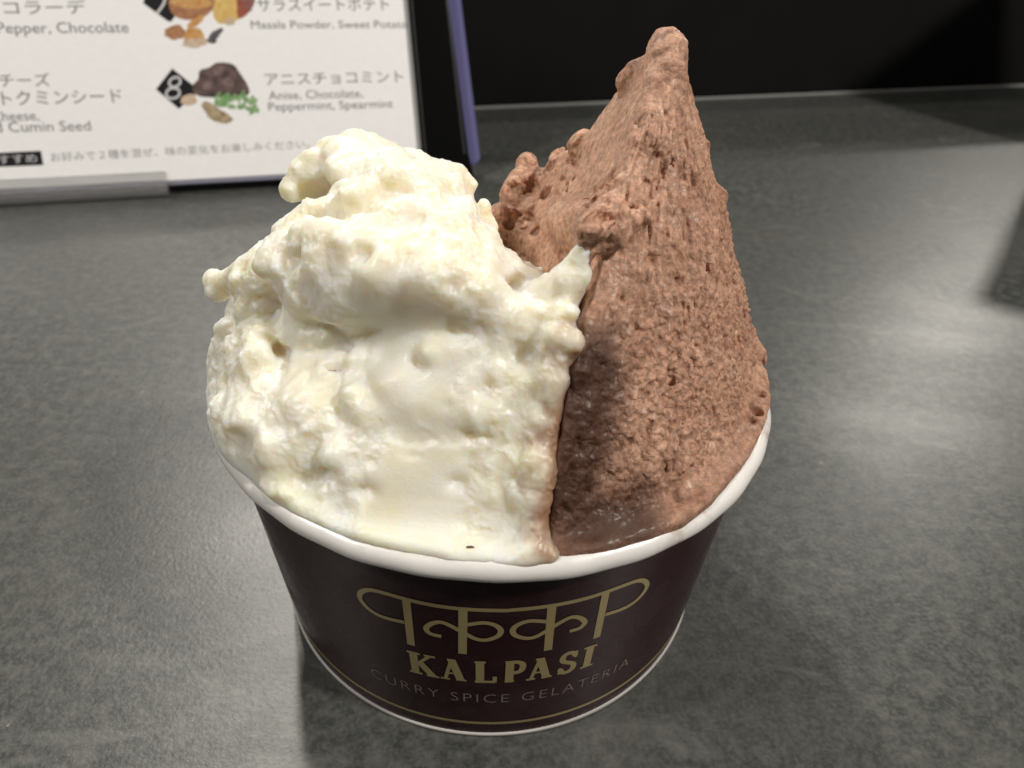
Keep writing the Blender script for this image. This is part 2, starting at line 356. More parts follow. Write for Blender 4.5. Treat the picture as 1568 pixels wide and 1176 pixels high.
def cup_uv(px, py):
    d = ray(px, py); k = (R1-R0)/H
    a = d[0]**2+d[1]**2-(k*d[2])**2; b = 2*(CC[0]*d[0]+CC[1]*d[1]-(R0+k*CC[2])*k*d[2]); c = CC[0]**2+CC[1]**2-(R0+k*CC[2])**2
    t = (-b-math.sqrt(b*b-4*a*c))/(2*a); P = CC+t*d; return math.atan2(P[0], -P[1])*RC, P[2]
def crom(P, n=8):
    P = [np.array(p, float) for p in P]; P = [2*P[0]-P[1]]+P+[2*P[-1]-P[-2]]; o = []
    for i in range(1, len(P)-2):
        for k in range(n):
            t = k/n; a, b, c, d = P[i-1:i+3]
            o.append(.5*((2*b)+(-a+c)*t+(2*a-5*b+4*c-d)*t*t+(-a+3*b-3*c+d)*t**3))
    o.append(P[-2]); return o
LV, LF = [], []
layer = [0]
def ribbon(pts, w, curve=True, n=8, w2=None):
    P = crom(pts, n) if curve else [np.array(p, float) for p in pts]
    if not curve:
        Q = []
        for a, b in zip(P[:-1], P[1:]):
            k = max(1, int(np.linalg.norm(b-a)/.8))
            Q += [a+(b-a)*i/k for i in range(k)]
        P = Q+[P[-1]]
    base = len(LV); layer[0] += 1; off = .05+.006*(layer[0] % 9)
    for i, p in enumerate(P):
        t = P[min(i+1, len(P)-1)]-P[max(i-1, 0)]; t = t/np.linalg.norm(t); nn = np.array([-t[1], t[0]])
        ww = w if w2 is None else w+(w2-w)*i/(len(P)-1)
        a, b = p+nn*ww/2, p-nn*ww/2
        LV.append(on_cup(a[0], a[1], off)); LV.append(on_cup(b[0], b[1], off))
    for i in range(len(P)-1): a = base+2*i; LF.append((a, a+1, a+3, a+2))
def flush(name, m):
    o = mesh(name, LV, LF, m, cup); LV.clear(); LF.clear(); return o
c8 = lambda x, y: cup_uv(740+x/3.267, 780+y/3.267)
uc = math.radians(4.8)*RC
outer = [c8(*p) for p in [(0, 505), (170, 500), (330, 482), (470, 455), (600, 417), (700, 380), (775, 355), (812, 362), (815, 392), (775, 445), (710, 490), (610, 525)]]
outer = [(u-uc, z) for u, z in outer]; outer[0] = (0, outer[0][1])
curl = [(u-uc, z) for u, z in [c8(*p) for p in [(432, 608), (485, 590), (507, 562), (480, 540), (430, 541), (345, 588), (270, 632), (215, 643), (160, 628), (148, 600), (180, 572), (240, 556), (325, 560)]]]
s_in = [(u-uc, z) for u, z in [c8(343, 485), c8(323, 703)]]; s_out = [(u-uc, z) for u, z in [c8(612, 418), c8(566, 640)]]
for sg in (1, -1):
    mir = lambda P: [(uc+sg*u, z) for u, z in P]
    ribbon(mir(outer), .82); ribbon(mir(curl), .82)
    ribbon(mir(s_in), 1.2, False); ribbon(mir(s_out), 1.15, False)
flush('emblem', m_gold)
# slab-serif capitals, drawn as strokes in a unit box
def glyph(ch, u0, w, z0, h):
    T = lambda P: [(u0+x*w, z0+y*h) for x, y in P]
    st, th, sf = .20*h, .09*h, .085*h
    def bar(x0, x1, y, t=sf): ribbon(T([(x0, y), (x1, y)]), t, False)
    e = .045
    if ch == 'K':
        ribbon(T([(.22, 0), (.22, 1)]), st, False); bar(0, .46, 1-e); bar(0, .46, e)
        ribbon(T([(.26, .42), (.78, .95)]), th, False); bar(.60, .98, 1-e); ribbon(T([(.42, .58), (.84, .05)]), st, False); bar(.62, 1.06, e)
    if ch == 'A':
        ribbon(T([(.47, .98), (.18, .04)]), th, False); ribbon(T([(.47, .98), (.80, .04)]), st, False)
        ribbon(T([(.28, .33), (.66, .33)]), th*.9, False); bar(0, .36, e); bar(.60, 1.02, e); bar(.30, .58, 1-e)
    if ch == 'L':
        ribbon(T([(.24, 0), (.24, 1)]), st, False); bar(0, .5, 1-e); bar(0, .95, e, .11*h); ribbon(T([(.92, .02), (.92, .3)]), .1*h, False)
    if ch == 'P':
        ribbon(T([(.24, 0), (.24, 1)]), st, False); bar(0, .5, e); bar(0, .5, 1-e)
        ribbon(T([(.3, .93), (.62, .92), (.84, .83), (.88, .68), (.80, .52), (.60, .45), (.3, .44)]), .15*h)
    if ch == 'S':
        ribbon(T([(.84, .76), (.72, .90), (.48, .95), (.24, .88), (.16, .72), (.26, .58), (.52, .50), (.78, .40), (.84, .24), (.72, .10), (.46, .04), (.22, .10), (.12, .25)]), .15*h)
        ribbon(T([(.86, .68), (.86, .98)]), .08*h, False); ribbon(T([(.10, .02), (.10, .32)]), .08*h, False)
    if ch == 'I':
        ribbon(T([(.5, 0), (.5, 1)]), st, False); bar(.1, .9, e); bar(.1, .9, 1-e)
th = lambda d: math.radians(d)*RC
for ch, a, b in (('K', -14.9, -8.9), ('A', -8.2, -3.0), ('L', -1.2, 3.2), ('P', 4.8, 8.9), ('A', 9.3, 14.6), ('S', 15.9, 19.9), ('I', 20.6, 24.2)):
    glyph(ch, th(a), th(b)-th(a), 17.9, 6.2)
flush('lettering', m_gold)
v, f = text_mesh('CURRY SPICE GELATERIA', 1.0, -.016, 1.25)
w = v[:, 0].max(); u0, u1 = th(-25.3), th(34.8); hh = v[:, 1].max()
mesh('small_lettering', [on_cup(u0+(u1-u0)*a/w, 11.6+b/hh*2.6, .06) for a, b, _ in v], f, m_dim, cup)

#ICE
# ------------------------------------------------------------------ ice cream (signed-distance modelling, then fine relief)
def hash3(ix, iy, iz, seed):
    h = (ix.astype(np.int64)*73856093) ^ (iy.astype(np.int64)*19349663) ^ (iz.astype(np.int64)*83492791) ^ (seed*2654435761)
    h = (h ^ (h >> 13))*1274126177; h &= 0xffffffff; h ^= h >> 16
    return h
def pnoise(P, seed=0):
    Pi = np.floor(P).astype(np.int64); Pf = P-Pi; u = Pf*Pf*Pf*(Pf*(Pf*6-15)+10); out = 0
    for dx in (0, 1):
        for dy in (0, 1):
            for dz in (0, 1):
                h = hash3(Pi[:, 0]+dx, Pi[:, 1]+dy, Pi[:, 2]+dz, seed)
                gx = ((h & 255)/127.5-1); gy = (((h >> 8) & 255)/127.5-1); gz = (((h >> 16) & 255)/127.5-1)
                g = gx*(Pf[:, 0]-dx)+gy*(Pf[:, 1]-dy)+gz*(Pf[:, 2]-dz)
                w = (u[:, 0] if dx else 1-u[:, 0])*(u[:, 1] if dy else 1-u[:, 1])*(u[:, 2] if dz else 1-u[:, 2])
                out = out+g*w
    return out
def fbm(P, s, oct=3, seed=0, g=.5):
    o = 0; a = 1
    for i in range(oct): o = o+a*pnoise(P/s*(2**i), seed+i); a *= g
    return o
def worley(P, seed=0):
    Pi = np.floor(P).astype(np.int64); best = np.full(len(P), 9.)
    for dx in (-1, 0, 1):
        for dy in (-1, 0, 1):
            for dz in (-1, 0, 1):
                c = Pi+np.array([dx, dy, dz]); h = hash3(c[:, 0], c[:, 1], c[:, 2], seed)
                q = c+np.stack([(h & 1023)/1023., ((h >> 10) & 1023)/1023., ((h >> 20) & 1023)/1023.], -1)
                best = np.minimum(best, ((P-q)**2).sum(1))
    return np.sqrt(best)
class SDF:
    def __init__(s, lo, hi, h):
        s.lo = np.array(lo, float); s.h = h; s.n = (np.ceil((np.array(hi)-s.lo)/h)+1).astype(int)
        s.ax = [(s.lo[i]+h*np.arange(s.n[i])).astype(np.float32) for i in range(3)]
        s.f = np.full(s.n, 9., np.float32)
    def sub(s, lo, hi):
        a = np.clip(np.floor((np.array(lo)-s.lo)/s.h).astype(int), 0, s.n); b = np.clip(np.ceil((np.array(hi)-s.lo)/s.h).astype(int)+1, 0, s.n)
        sl = tuple(slice(a[i], b[i]) for i in range(3))
        return sl, s.ax[0][sl[0]][:, None, None], s.ax[1][sl[1]][None, :, None], s.ax[2][sl[2]][None, None, :]
    def comb(s, sl, d, k, op):
        f = s.f[sl]
        if f.size == 0: return
        if op == '+':
            h = np.maximum(k-np.abs(f-d), 0)/max(k, 1e-6); s.f[sl] = np.minimum(f, d)-h*h*k*.25
        else:
            d = -d; h = np.maximum(k-np.abs(f-d), 0)/max(k, 1e-6); s.f[sl] = np.maximum(f, d)+h*h*k*.25
    def ell(s, c, r, k=1., op='+', R=None):
        c = np.asarray(c, float); r = np.asarray(r, float)*np.ones(3); m = r.max()+k+.8
        sl, X, Y, Z = s.sub(c-m, c+m); X, Y, Z = X-c[0], Y-c[1], Z-c[2]
        if R is not None: X, Y, Z = R[0][0]*X+R[1][0]*Y+R[2][0]*Z, R[0][1]*X+R[1][1]*Y+R[2][1]*Z, R[0][2]*X+R[1][2]*Y+R[2][2]*Z
        k0 = np.sqrt((X/r[0])**2+(Y/r[1])**2+(Z/r[2])**2); k1 = np.sqrt((X/r[0]**2)**2+(Y/r[1]**2)**2+(Z/r[2]**2)**2)+1e-6
        s.comb(sl, (k0*(k0-1)/k1).astype(np.float32), k, op)
    def cap(s, a, b, r1, r2=None, k=1., op='+'):
        r2 = r1 if r2 is None else r2; a = np.asarray(a, float); b = np.asarray(b, float); m = max(r1, r2)+k+.8
        sl, X, Y, Z = s.sub(np.minimum(a, b)-m, np.maximum(a, b)+m); d = b-a; L2 = max(d@d, 1e-6)
        t = np.clip(((X-a[0])*d[0]+(Y-a[1])*d[1]+(Z-a[2])*d[2])/L2, 0, 1)
        D = np.sqrt((X-a[0]-t*d[0])**2+(Y-a[1]-t*d[1])**2+(Z-a[2]-t*d[2])**2)-(r1+(r2-r1)*t)
        s.comb(sl, D.astype(np.float32), k, op)
    def chain(s, pts, k=1., op='+'):
        for (a, ra), (b, rb) in zip(pts[:-1], pts[1:]): s.cap(a, b, ra, rb, k, op)
    def strand(s, pts, k=1.):
        """one even strand: the segments are joined before they are blended in"""
        P = np.array([p for p, _ in pts]); m = max(r for _, r in pts)+k+.8
        sl, X, Y, Z = s.sub(P.min(0)-m, P.max(0)+m); D = np.full(s.f[sl].shape, 9., np.float32); lo = np.array([a.start for a in sl])
        for (a, r1), (b, r2) in zip(pts[:-1], pts[1:]):
            s2, x, y, z = s.sub(np.minimum(a, b)-m, np.maximum(a, b)+m); d = b-a
            t = np.clip(((x-a[0])*d[0]+(y-a[1])*d[1]+(z-a[2])*d[2])/(d@d), 0, 1)
            e = np.sqrt((x-a[0]-t*d[0])**2+(y-a[1]-t*d[1])**2+(z-a[2]-t*d[2])**2)-(r1+(r2-r1)*t)
            q = tuple(slice(u.start-l, u.stop-l) for u, l in zip(s2, lo)); D[q] = np.minimum(D[q], e)
        s.comb(sl, D, k, '+')
    def hull(s, pts, k=1., rnd=2., edge=2.0, op='+'):
        bm = bmesh.new()
        for p in pts: bm.verts.new([float(x) for x in p])
        g = bmesh.ops.convex_hull(bm, input=bm.verts); bm.normal_update()
        cen = np.mean([v.co[:] for v in bm.verts], axis=0); pl = []
        for f in bm.faces:
            if f.calc_area() < 1e-4: continue
            n = np.array(f.normal[:]); p = np.array(f.verts[0].co[:])
            if n@(cen-p) > 0: n = -n
            if not any(np.allclose(n, q[0], atol=1e-2) for q in pl): pl.append((n, n@p-rnd))
        bm.free(); P = np.array(pts); m = k+1
        sl, X, Y, Z = s.sub(P.min(0)-m, P.max(0)+m); d = None
        for n, c in pl:
            e = (X*n[0]+Y*n[1]+Z*n[2]-c).astype(np.float32)
            if d is None: d = e
            else:
                h = np.maximum(edge-np.abs(d-e), 0)/edge; d = np.maximum(d, e)+h*h*edge*.25
        s.comb(sl, d-rnd, k, op)
    def sample(s, P):
        q = (np.asarray(P)-s.lo)/s.h; i = np.clip(np.floor(q).astype(int), 0, s.n-2); t = np.clip(q-i, 0, 1); o = 0
        for dx in (0, 1):
            for dy in (0, 1):
                for dz in (0, 1):
                    w = (t[:, 0] if dx else 1-t[:, 0])*(t[:, 1] if dy else 1-t[:, 1])*(t[:, 2] if dz else 1-t[:, 2])
                    o = o+w*s.f[i[:, 0]+dx, i[:, 1]+dy, i[:, 2]+dz]
        return o
    def grad(s, P, e=.6):
        g = np.stack([s.sample(P+np.eye(3)[i]*e)-s.sample(P-np.eye(3)[i]*e) for i in range(3)], -1)
        return g/(np.linalg.norm(g, axis=1, keepdims=True)+1e-9)
    def clip_cup(s):
        """keep inside the cup's lining below the rim"""
        X, Y, Z = s.ax[0][:, None, None], s.ax[1][None, :, None], s.ax[2][None, None, :]
        r = np.sqrt(X*X+Y*Y); A = np.arctan2(X, -Y); lim = np.where(Z < 47.0, 42.3, 42.3+np.minimum((Z-47.0)*2.4, 3.6))+np.maximum(Z-50.6, 0)*2.5
        s.f = np.maximum(s.f, (r-lim).astype(np.float32)); s.f = np.maximum(s.f, (36.0-Z).astype(np.float32))
    def nets(s):
        f = s.f; f[0], f[-1], f[:, 0], f[:, -1], f[:, :, 0], f[:, :, -1] = 5, 5, 5, 5, 5, 5
        ins = f < 0; n = s.n-1
        cnt = np.zeros(n, np.int8)
        for dx in (0, 1):
            for dy in (0, 1):
                for dz in (0, 1): cnt += ins[dx:n[0]+dx, dy:n[1]+dy, dz:n[2]+dz]
        act = (cnt > 0) & (cnt < 8); idx = np.full(n, -1, np.int32); I = np.argwhere(act); idx[act] = np.arange(len(I))
        acc = np.zeros((len(I), 3)); num = np.zeros(len(I))
        for a, b in [((0, 0, 0), (1, 0, 0)), ((0, 1, 0), (1, 1, 0)), ((0, 0, 1), (1, 0, 1)), ((0, 1, 1), (1, 1, 1)),
                     ((0, 0, 0), (0, 1, 0)), ((1, 0, 0), (1, 1, 0)), ((0, 0, 1), (0, 1, 1)), ((1, 0, 1), (1, 1, 1)),
                     ((0, 0, 0), (0, 0, 1)), ((1, 0, 0), (1, 0, 1)), ((0, 1, 0), (0, 1, 1)), ((1, 1, 0), (1, 1, 1))]:
            A, B_ = I+a, I+b; fa = f[A[:, 0], A[:, 1], A[:, 2]]; fb = f[B_[:, 0], B_[:, 1], B_[:, 2]]; m = (fa < 0) != (fb < 0)
            t = (fa/(fa-fb+1e-12))[:, None]; acc[m] += (np.array(a)+(np.array(b)-np.array(a))*t)[m]; num[m] += 1
        V = s.lo+s.h*(I+acc/num[:, None]); Q = []
        for ax in range(3):
            o1, o2 = (ax+1) % 3, (ax+2) % 3
            A = np.moveaxis(ins, ax, 0); ch = np.argwhere(A[:-1] != A[1:]); sgn = A[:-1][tuple(ch.T)]
            G = np.zeros_like(ch); G[:, ax] = ch[:, 0]; rest = [i for i in range(3) if i != ax]; G[:, rest[0]] = ch[:, 1]; G[:, rest[1]] = ch[:, 2]
            ok = (G[:, o1] > 0) & (G[:, o2] > 0) & (G[:, o1] < n[o1]) & (G[:, o2] < n[o2]); G = G[ok]; sgn = sgn[ok]
            def g(d1, d2):
                H_ = G.copy(); H_[:, o1] -= d1; H_[:, o2] -= d2; return idx[H_[:, 0], H_[:, 1], H_[:, 2]]
            q = np.stack([g(1, 1), g(0, 1), g(0, 0), g(1, 0)], -1); q[~sgn] = q[~sgn][:, ::-1]; Q.append(q)
        return V, np.concatenate(Q)
def hit(s, px, py, inn=0.0):
    d = ray(px, py); d = d/np.linalg.norm(d); t = np.arange(40, 230, .25); P = CC+t[:, None]*d
    ok = np.all((P > s.lo+.6) & (P < s.lo+(s.n-2)*s.h), axis=1); f = np.full(len(t), 9.); f[ok] = s.sample(P[ok]); i = np.argmax(f < 0)
    return CC+d*(t[i]+inn) if f[i] < 0 else CC+d*150
def cut(s, pts, k=.8, op='-'):
    """chain along the visible surface: (px, py, depth below the surface, radius)"""
    q = [(hit(s, a, b, c), r) for a, b, c, r in pts]
    for (p, r), (p2, r2) in zip(q[:-1], q[1:]):
        if np.linalg.norm(p-p2) < 14: s.cap(p, p2, r, r2, k, op)
    if len(q) == 1: s.ell(q[0][0], q[0][1], k, op)
def build(name, V, Q, m, levels=1):
    me = bpy.data.meshes.new(name); me.vertices.add(len(V)); me.vertices.foreach_set('co', (V*MM).ravel())
    me.loops.add(Q.size); me.loops.foreach_set('vertex_index', Q.ravel().astype(np.int32)); me.polygons.add(len(Q))
    me.polygons.foreach_set('loop_start', np.arange(0, Q.size, 4, dtype=np.int32)); me.update(calc_edges=True); me.validate()
    o = link(name, me)
    if levels:
        md = o.modifiers.new('s', 'SUBSURF'); md.levels = levels; md.render_levels = levels
        dg = bpy.context.evaluated_depsgraph_get(); me2 = bpy.data.meshes.new_from_object(o.evaluated_get(dg)); o.modifiers.clear(); o.data = me2; bpy.data.meshes.remove(me); me = me2
    me.name = name; me.materials.clear(); me.materials.append(m); me.shade_smooth(); return o
def get(o):
    me = o.data; n = len(me.vertices); V = np.empty(n*3, np.float32); me.vertices.foreach_get('co', V); Nn = np.empty(n*3, np.float32); me.vertex_normals.foreach_get('vector', Nn)
    return V.reshape(-1, 3).astype(float)/MM, Nn.reshape(-1, 3).astype(float)
def put(o, V): o.data.vertices.foreach_set('co', (V*MM).ravel()); o.data.update()
def attr(o, v, name='blend'):
    a = o.data.attributes.new(name, 'FLOAT', 'POINT'); a.data.foreach_set('value', np.clip(v, 0, 1).astype(np.float32))
def sst(a, b, x): t = np.clip((x-a)/(b-a), 0, 1); return t*t*(3-2*t)
def segd(P, pts):
    best = np.full(len(P), 1e3)
    for a, b in zip(pts[:-1], pts[1:]):
        d_ = b-a; t = np.clip((P-a)@d_/(d_@d_), 0, 1); best = np.minimum(best, np.linalg.norm(P-a-t[:, None]*d_, axis=1))
    return best
def near(P, c, r, soft=.35): return 1-sst(r*(1-soft), r*(1+soft), np.linalg.norm((P-np.asarray(c))/1.0, axis=1))
HG = 0.5
U = at_y

def rope(s, a0, a1, seed):
    """the soft edge of melt that lies over the crest of the rim"""
    g = random.Random(seed); n = int((a1-a0)/4); ph = g.random()*6; P = []
    for i in range(n+1):
        t = math.radians(a0+(a1-a0)*i/n); r = 43.9+.30*math.sin(5*t+ph)+.24*math.sin(8*t+2*ph)+.10*math.sin(19*t)+g.uniform(-.04, .04)
        rad = .88+.18*math.sin(6*t+ph)+.06*math.sin(15*t+ph); w = -.8*abs(math.cos(t))**3
        P.append(((r*math.cos(t), r*math.sin(t), 49.0+w), rad))
    s.strand([(np.array(p), q) for p, q in P], 1.2)
# ---- chocolate
HG = .42
ch = SDF((-12, -47, 34), (50, 46, 104), HG)
# plinth that fills the right part of the cup
def seg(a0, a1, n, r, z): return [(r*math.cos(math.radians(t)), r*math.sin(math.radians(t)), z) for t in np.linspace(a0, a1, n)]
ch.hull(seg(-80, 60, 12, 43.8, 35)+seg(-79, 60, 12, 43.9, 49.5)+[(3, 20, 35), (3, 20, 52), (6, -30, 35)], 1, 1.0, 1.0)
rope(ch, -77, 58, 4)
tip = U(1030, 62, 2)
main = [tip, tip+[1.5, 3, -1], U(1048, 70, 4), U(1012, 75, 3), U(1062, 150, 4), U(1076, 225, 6), U(1108, 300, 6), U(1133, 400, 6), U(1155, 490, 4), U(1172, 585, 0),
        U(915, 390, -18), U(945, 320, -13), U(1005, 200, -5), U(893, 500, -28.5), U(885, 560, -30.5), U(858, 640, -34.5), U(845, 730, -38.5), (8.6, -42, 49),
        (30.5, -29, 49.6), (20, -37.2, 49.6), (38.5, -17, 49.6), (42, 8, 49), (30, 22, 50), (12, 24, 60), (8, 16, 60), (5, 0, 40), (28, 8, 80),
        U(941, 147, 8), U(972, 98, 5), U(992, 68, 4), U(1012, 52, 3), U(1046, 60, 3), U(900, 225, 14), U(862, 245, 18), U(1075, 560, -19), U(1000, 600, -26)]
ch.hull(main, 2, .8, 1.0)
# the back of the fin runs left behind the vanilla
ch.hull([U(760, 370, 14), U(790, 300, 20), U(850, 260, 20), U(900, 225, 16), U(830, 430, 4), U(900, 400, -8), U(940, 200, 12), U(780, 330, 26), (5, 26, 48), (20, 26, 48), (20, 0, 48), (-2, 14, 48)], 3, 1.0, 2)
ch.hull([U(1148, 505, 4), U(1174, 532, 1), U(1180, 575, -1), U(1178, 615, -3), U(1130, 650, -10), U(1130, 560, -6), (36, 0, 46), (40, 10, 50)], 1.2, .5, .6)
# knobs on the outline and at the ridge
ch.hull([U(792, 262, 25), U(812, 262, 25), U(790, 300, 22), U(845, 258, 20), U(885, 235, 16), U(870, 290, 14), U(820, 320, 16), U(800, 300, 30), U(860, 270, 28)], 2, .8, 1.5)
for p, r, k in ((U(807, 250, 25), 1.9, 1.5), (U(795, 275, 22), 2.0, 1.5), (U(858, 243, 20), 1.9, 1.5), (U(872, 250, 18), 1.6, 1.5), (U(783, 292, 20), 1.5, 1.2), (U(790, 305, 20), 2.6, 2),
                (U(770, 335, 14), 2.6, 1.5), (U(775, 365, 14), 3, 2), (U(884, 222, 14), 1.6, 1), (U(958, 124, 6), 1.5, 1), (U(972, 106, 5), 1.3, 1.5), (U(1029, 68, 2), 1.4, 3.0), (U(1016, 72, 3), 1.2, 2.5),
                (U(1096, 300, 5), 1.2, 1.5)):
    ch.ell(p, r, k)
ch.chain([(U(1024, 90, 1), 2.0), (U(1022, 130, -1), 1.9), (U(1012, 170, -3), 2.0), (U(1006, 214, -7), 1.9)], 2.0)
ch.chain([(U(960, 330, -12), 2.5), (U(925, 348, -20), 2.4), (U(905, 354, -25), 2.1)], 1.8)
ch.chain([(U(905, 358, -24), 1.4), (U(890, 400, -22), 1.2)], 1.5)
ch.chain([(U(860, 330, 2), 2.5), (U(890, 350, -8), 3.0), (U(930, 345, -14), 2.5)], 3)
# crevices
for c, r, k in ((U(878, 248, 12), (.8, 2, 1.2), .6), (U(860, 395, -4), (.8, 1.2, 1.5), .7),
                (U(812, 288, 19), (1.6, 3, 1.1), .8), (U(803, 338, 12), (3.0, 3, .9), 1.), (U(838, 300, 9), (2.2, 2, .6), .8),
                (U(1028, 560, -25), (.7, 2, .9), .8), (U(1158, 605, -4), (1.3, 1.6, 1.6), .8), (U(1165, 560, -1), (.7, 1, 1.2), .7)):
    ch.ell(c, r, k, '-')
# groove where the vanilla was pressed against it, and the hollow near the rim
ch.chain([(U(920, 400, -26.5), 2.0), (U(925, 520, -33), 2.2), (U(915, 640, -38.5), 2.4)], 3, '-')
ch.chain([(U(900, 735, -44), 2.6), (U(960, 760, -43.5), 2.8), (U(1030, 770, -41), 1.8)], 3, '-')
ch.chain([(U(850, 790, -37.0), 1.2), (U(930, 805, -37.0), 1.5), (U(1010, 800, -35.5), 1.4)], 4)
rg = random.Random(5)
cut(ch, [(905, 338, .1, .6), (925, 330, .2, .9), (945, 325, .3, 1.1), (968, 318, .4, 1.3), (985, 312, .3, 1.0)], .6)
cut(ch, [(975, 300, .3, .7), (992, 296, .3, .6)], .5)
for px, py, r in ((1028, 575, .75), (1022, 590, .5), (1075, 632, .45), (1108, 655, .5), (975, 500, .5), (930, 345, .7), (1050, 470, .45), (1092, 360, .45), (1100, 440, .5), (1080, 505, .45), (1000, 470, .4), (1038, 760, .6), (1157, 628, 1.1), (1163, 602, .8), (1150, 640, .8), (1168, 575, .6), (1155, 560, .6),
                  (995, 395, .4), (1048, 345, .45), (1070, 300, .45), (1085, 410, .4), (1040, 430, .35), (960, 585, .4), (1010, 640, .45), (990, 690, .4)):
    p = hit(ch, px, py, .1); ch.ell(p, np.array([r, r, r*1.8]), .6, '-')
for i in range(60):
    px, py = 928+rg.random()*66, 300+rg.random()*38; r = .35+.5*rg.random(); ch.ell(hit(ch, px, py, .1), np.array([r, r, r])*[rg.uniform(.8, 1.3), 1, rg.uniform(.7, 1.2)], .35)
def scatter(s, V, n, rmin, rmax, k, inset, op='+', stretch=None, mask=None, seed=1):
    rg = np.random.default_rng(seed)
    if mask is not None: V = V[mask(V)]
    if len(V) == 0: return
    P = V[rg.integers(0, len(V), n)]; G = s.grad(P)
    for p, g in zip(P, G):
        r = rmin+(rmax-rmin)*rg.random()**2; rr = np.array([r, r, r])*(rg.uniform(.75, 1.3, 3))
        if stretch is not None: rr = rr*stretch
        s.ell(p-g*r*inset, rr, k*r, op)
V, Q = ch.nets()
right = lambda V: (V[:, 2] > 52)*(V[:, 0]*.55-V[:, 1]*.85 > 24-(V[:, 2]-50)*.22)
scatter(ch, V, 260, .25, .75, .9, .0, '-', np.array([.7, .7, 2.0]), right, 3)
scatter(ch, V, 200, .4, 1.0, .9, .75, '+', np.array([.8, .8, 1.3]), right, 4)
backl = lambda V: (V[:, 0] < 14)*(V[:, 2] > 60)*(V[:, 1] > 6)
scatter(ch, V, 110, .5, 1.4, .8, .55, '+', None, backl, 5)
scatter(ch, V, 60, .5, 1.3, .5, .0, '-', None, backl, 6)
crev = lambda V: np.linalg.norm(V-U(960, 312, -9), axis=1) < 5.5
scatter(ch, V, 34, .35, .8, .5, .3, '+', None, crev, 15)
scatter(ch, V, 22, .5, 1.0, .5, .0, '-', None, crev, 16)
outl = lambda V: V[:, 2] > 66
scatter(ch, V, 110, .5, 1.1, .8, .6, '+', None, outl, 7)
ch.clip_cup()
V, Q = ch.nets()
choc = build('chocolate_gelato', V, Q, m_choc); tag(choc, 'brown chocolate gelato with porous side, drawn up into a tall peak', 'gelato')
V, Nn = get(choc)
fr = sst(.15, .55, Nn@np.array([.45, -.85, .15]))*sst(49.8, 51.6, V[:, 2]+1.6*fbm(V, 4, 3, 140))       # porous front-right side
T = tip; rel = V-T; dist = np.linalg.norm(rel, axis=1)+1e-6
fan = np.stack([rel[:, 0]/dist*40, rel[:, 1]/dist*40, dist*.30], -1)
wp = V+.5*np.stack([fbm(V, 1.5, 2, 80+i) for i in range(3)], -1)
pits = sst(.0, .25, .30-worley(fan/1.7+.25*wp/1.7*0, 5))*fr*sst(-.15, .15, fbm(V, 4, 2, 90))
crumb = 1-worley(wp/1.25, 9); crumb2 = 1-worley(wp/.62, 12)
low = 1-sst(62, 80, V[:, 2]+4*fbm(V, 6, 2, 95))
fan2 = np.stack([rel[:, 0]/dist*40, rel[:, 1]/dist*40, dist*.10], -1)
tipf = sst(3, 16, dist)
d = fr*tipf*(.28*fbm(fan, 2.4, 4, 2, .6)+.62*fbm(fan2, 1.7, 3, 130, .55)*(1-.65*low)-.75*pits+low*(.62*(crumb-.55)+.30*(crumb2-.5))+(1-low)*(.12*(crumb-.5)+.10*(crumb2-.5)))
sm = 1-fr*tipf
melt = 1-sst(48.6, 50.6, V[:, 2])
flow = np.stack([V[:, 0]*.35+V[:, 2]*.3, V[:, 1]*1.0, (V[:, 2]-V[:, 0]*.9)*1.0], -1)
d += sm*(1-melt)*(.32*fbm(flow, 2.6, 4, 21, .55)+.10*fbm(V, .9, 2, 25))+.12*fbm(V, 5, 2, 30)+melt*.12*fbm(V, 3, 2, 31)
d += fr*.55*fbm(V, 13, 2, 150)
nw = (1-sst(1.5, 8.0, segd(V, [U(902, 420, -26), U(900, 520, -29), U(885, 600, -32), U(868, 700, -37), U(860, 800, -41), U(930, 800, -39)])))
d *= (1+.35*fr)*(1-.55*nw)
attr(choc, np.maximum(0, fr*(.30+.40*low)-.5*nw), 'porous')
choc_V = V; put(choc, V+Nn*d[:, None])

# ---- vanilla
HG = .45
va = SDF((-50, -48, 34), (18, 40, 92), HG)
va.hull(seg(-282, -78, 16, 43.8, 35)+seg(-282, -78, 16, 43.9, 49.6)+[(10.5, -30, 35), (6, 10, 35), (6, 10, 48), (10.5, -30, 48)], 1, 1.0, 1.0)
rope(va, -278, -79, 9)
va.ell((-13, -3, 48), (28.3, 35.0, 19.5), 3)                                            # body
va.hull([U(880, 520, -28.5), U(885, 440, -24), U(855, 615, -33.8), U(849, 690, -37.3), (9.3, -42.3, 49), (10, -30, 50), (12, -22, 60), U(700, 640, -33.5), U(690, 540, -29), U(560, 600, -29), U(450, 610, -21), U(440, 520, -16), U(365, 560, -7), U(580, 500, -25), U(760, 490, -26), U(650, 480, -27),
         U(360, 640, -12), (-20, 10, 60), (0, 10, 62), (5, -5, 60), (-41, 0, 46), (0, 0, 40)]+[(41.6*math.sin(math.radians(t)), -41.6*math.cos(math.radians(t)), 48.4) for t in (-75, -55, -38, -20, -5, 8)], 3, 1.2, 3.5)
va.ell(U(690, 520, -14), (17, 10, 9), 4)
va.ell(U(480, 600, -14), (13, 13, 14), 4)
va.chain([(U(378, 480, -6), 3.3), (U(372, 545, -8), 4.2), (U(382, 620, -12), 5.4), (U(410, 690, -24), 5.5)], 3)   # left flank
va.chain([(U(352, 630, -8), 2.4), (U(380, 695, -20), 2.6), (U(445, 745, -30), 2.4)], 2)
va.chain([(U(472, 440, -17), 1.6), (U(520, 462, -21), 2.0), (U(590, 445, -23.5), 2.2), (U(670, 430, -25), 2.2), (U(740, 445, -24), 2.0)], 3)
